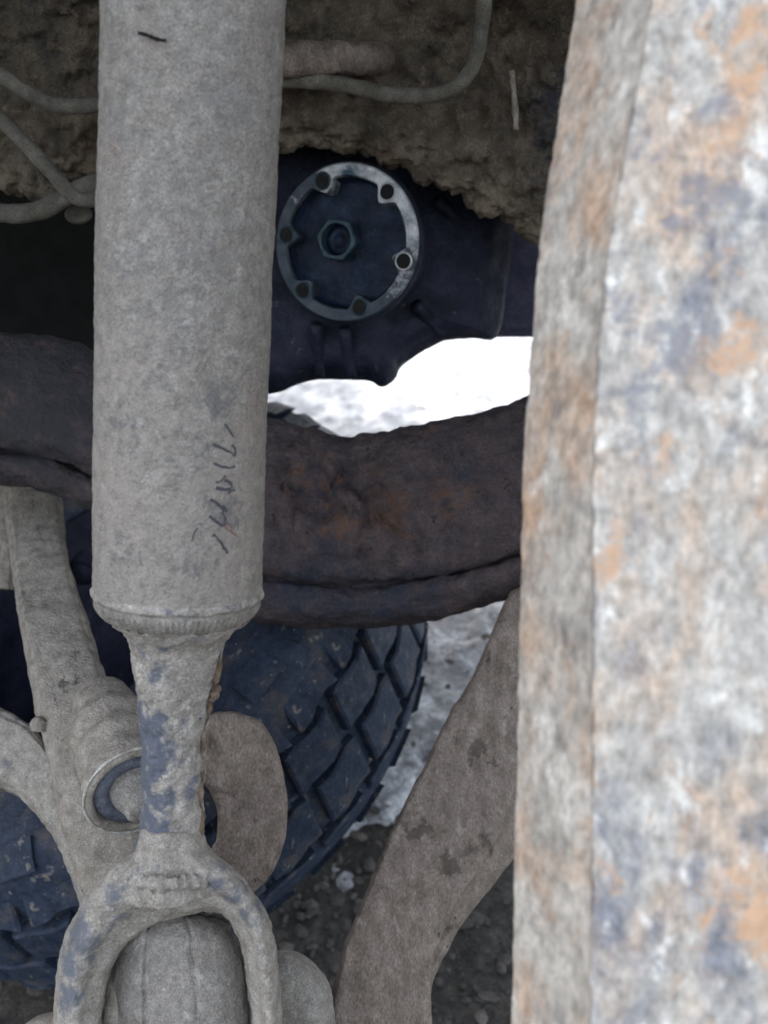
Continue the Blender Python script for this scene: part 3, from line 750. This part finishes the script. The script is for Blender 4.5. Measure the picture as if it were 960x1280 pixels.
tag(hub, 'rounded dusty lump of the axle end right of the fork foot', 'axle end'); roughen(hub, [(.003, 30, 'f'), (.0008, 150, 'f')])
lf = fixn(mesh_obj('lower_boss', *loft([[P(72+math.cos(a)*rx, 1320+math.sin(a)*ry, d) for a in [2*math.pi*j/14 for j in range(14)]] for rx, ry, d in ((60,55,.60),(58,52,.56),(48,44,.548),(20,20,.543))], 5, 4), PALE))
tag(lf, 'small pale dusty boss at the bottom left edge below the fork', 'boss'); roughen(lf, [(.001, 80, 'f')])

# ------------------------------------------------------------------ pipes and hoses at the top
def pipe(name, pts, r, label, cat, m=HOSE, amp=.0008):
    r *= .9
    v, f = tube_vf([P(*p) for p in pts], [r]*len(pts), 20, 8)
    o = fixn(mesh_obj(name, v, f, m)); tag(o, label, cat); roughen(o, [(amp, 60, 'f'), (amp*.5, 220, 'f')]); return o
pipe('brake_pipe', [(618,-60,0.615),(606,0,0.625),(600,50,0.635),(590,85,0.645),(565,112,0.655),(525,120,0.660),(485,118,0.660),(450,110,0.665),(405,103,0.675),(340,100,0.685),(250,100,0.705)], .0062, 'thin dusty brake pipe curving down then left across the muddy panel', 'pipe')
pipe('vent_pipe', [(240,74,0.675),(350,76,0.670),(410,74,0.675),(455,72,0.680),(478,72,0.705)], .0135, 'short thick mud coated pipe end emerging right of the shaft top', 'pipe', ARM, .002)
pipe('cable', [(-60,60,0.655),(-10,88,0.655),(30,112,0.660),(65,130,0.665),(100,133,0.670),(150,126,0.680),(220,120,0.695)], .0065, 'dusty cable sagging across the muddy panel left of the shaft', 'cable')
pipe('thin_rod', [(-50,110,0.620),(0,148,0.630),(40,188,0.640),(70,222,0.650),(92,245,0.660),(112,250,0.665),(135,238,0.680),(180,215,0.700)], .0062, 'slanting thin rod hooking up behind the shaft at upper left', 'rod')
pipe('fuel_hose', [(-80,268,0.750),(-20,266,0.750),(20,267,0.750),(50,263,0.750),(80,248,0.750),(110,232,0.750),(150,222,0.750),(200,215,0.760)], .0085, 'pale horizontal hose under the muddy panel at the left edge', 'hose')
pipe('drip_stick', [(640,88,0.675),(642,110,0.680),(644,140,0.685),(645,162,0.690)], .0022, 'thin straw-like stalk of dried mud hanging near the frame rail', 'twig', PALE)
bk = fixn(mesh_obj('mount_plate', *board([(684,-30),(740,-30),(735,20),(712,30),(700,22),(684,8)], .66, .02), ARM, smooth=False)); tag(bk, 'small pale bent mounting plate at the top beside the frame rail', 'plate')
cp = fixn(mesh_obj('hose_clip', *loft([[P(98+math.cos(a)*rx, 268+math.sin(a)*ry, d) for a in [2*math.pi*j/12 for j in range(12)]] for rx, ry, d in ((17,12,.84),(17,12,.81),(14,10,.80),(4,3,.798))], 4, 3), HOSE)); tag(cp, 'small dusty clip under the pale hose left of the shaft', 'clip')

# ------------------------------------------------------------------ frame rail, close on the right
rl = thing('frame_rail', 'rust mottled pale frame rail running up the right side, close and out of focus', 'frame rail', P(760, 700, .33))
stn = [(-240,752,842),(-100,735,830),(0,723,818),(80,710,806),(160,698,790),(240,686,775),(330,674,762),(430,666,752),(520,660,747),(600,656,745),(760,652,744),(900,649,744),(1050,646,743),(1280,642,741),(1500,638,739)]
s1, s2 = [], []
for y, xl, xf in stn:
    s1.append([P(xl+16, y, .42), P(xl+3, y, .37), P(xl, y, .345), P(xl+2, y, .340), P(xl+(xf-xl)*.5, y, .320), P(xf-8, y, .3035), P(xf-1, y, .3005), P(xf+30, y, .312), P(xf+60, y, .38), P(xf, y, .42)])
    s2.append([P(xf-1.5, y, .3025), P(xf+1, y, .2985), P(xf+12, y, .2965), P(xf+160, y, .290), P(xf+300, y, .285), P(xf+480, y, .282), P(xf+500, y, .30), P(xf+300, y, .305), P(xf+100, y, .308), P(xf+10, y, .307)])
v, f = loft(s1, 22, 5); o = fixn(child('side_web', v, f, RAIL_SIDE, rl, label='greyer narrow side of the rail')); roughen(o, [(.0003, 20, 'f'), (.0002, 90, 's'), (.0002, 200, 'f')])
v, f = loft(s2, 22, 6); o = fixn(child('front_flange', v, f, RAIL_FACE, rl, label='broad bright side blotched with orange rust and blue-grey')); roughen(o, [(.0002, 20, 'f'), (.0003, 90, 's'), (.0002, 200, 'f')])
stain_or_shade(o, [(P(935, 95, .287), .008), (P(905, 160, .287), .012), (P(940, 20, .287), .012), (P(920, 440, .287), .014), (P(830, 560, .29), .008), (P(770, 700, .293), .009), (P(900, 330, .287), .008), (P(945, 1150, .286), .016), (P(760, 1100, .293), .007)], (.66,.40,.24), .75, 110, .7)
stain_or_shade(o, [(P(915, 235, .287), .015), (P(870, 260, .29), .010), (P(830, 430, .29), .014), (P(800, 500, .29), .012), (P(890, 130, .29), .009), (P(815, 190, .29), .008), (P(780, 380, .29), .010), (P(760, 300, .293), .007)], (.235,.245,.285), .75, 110, .7)
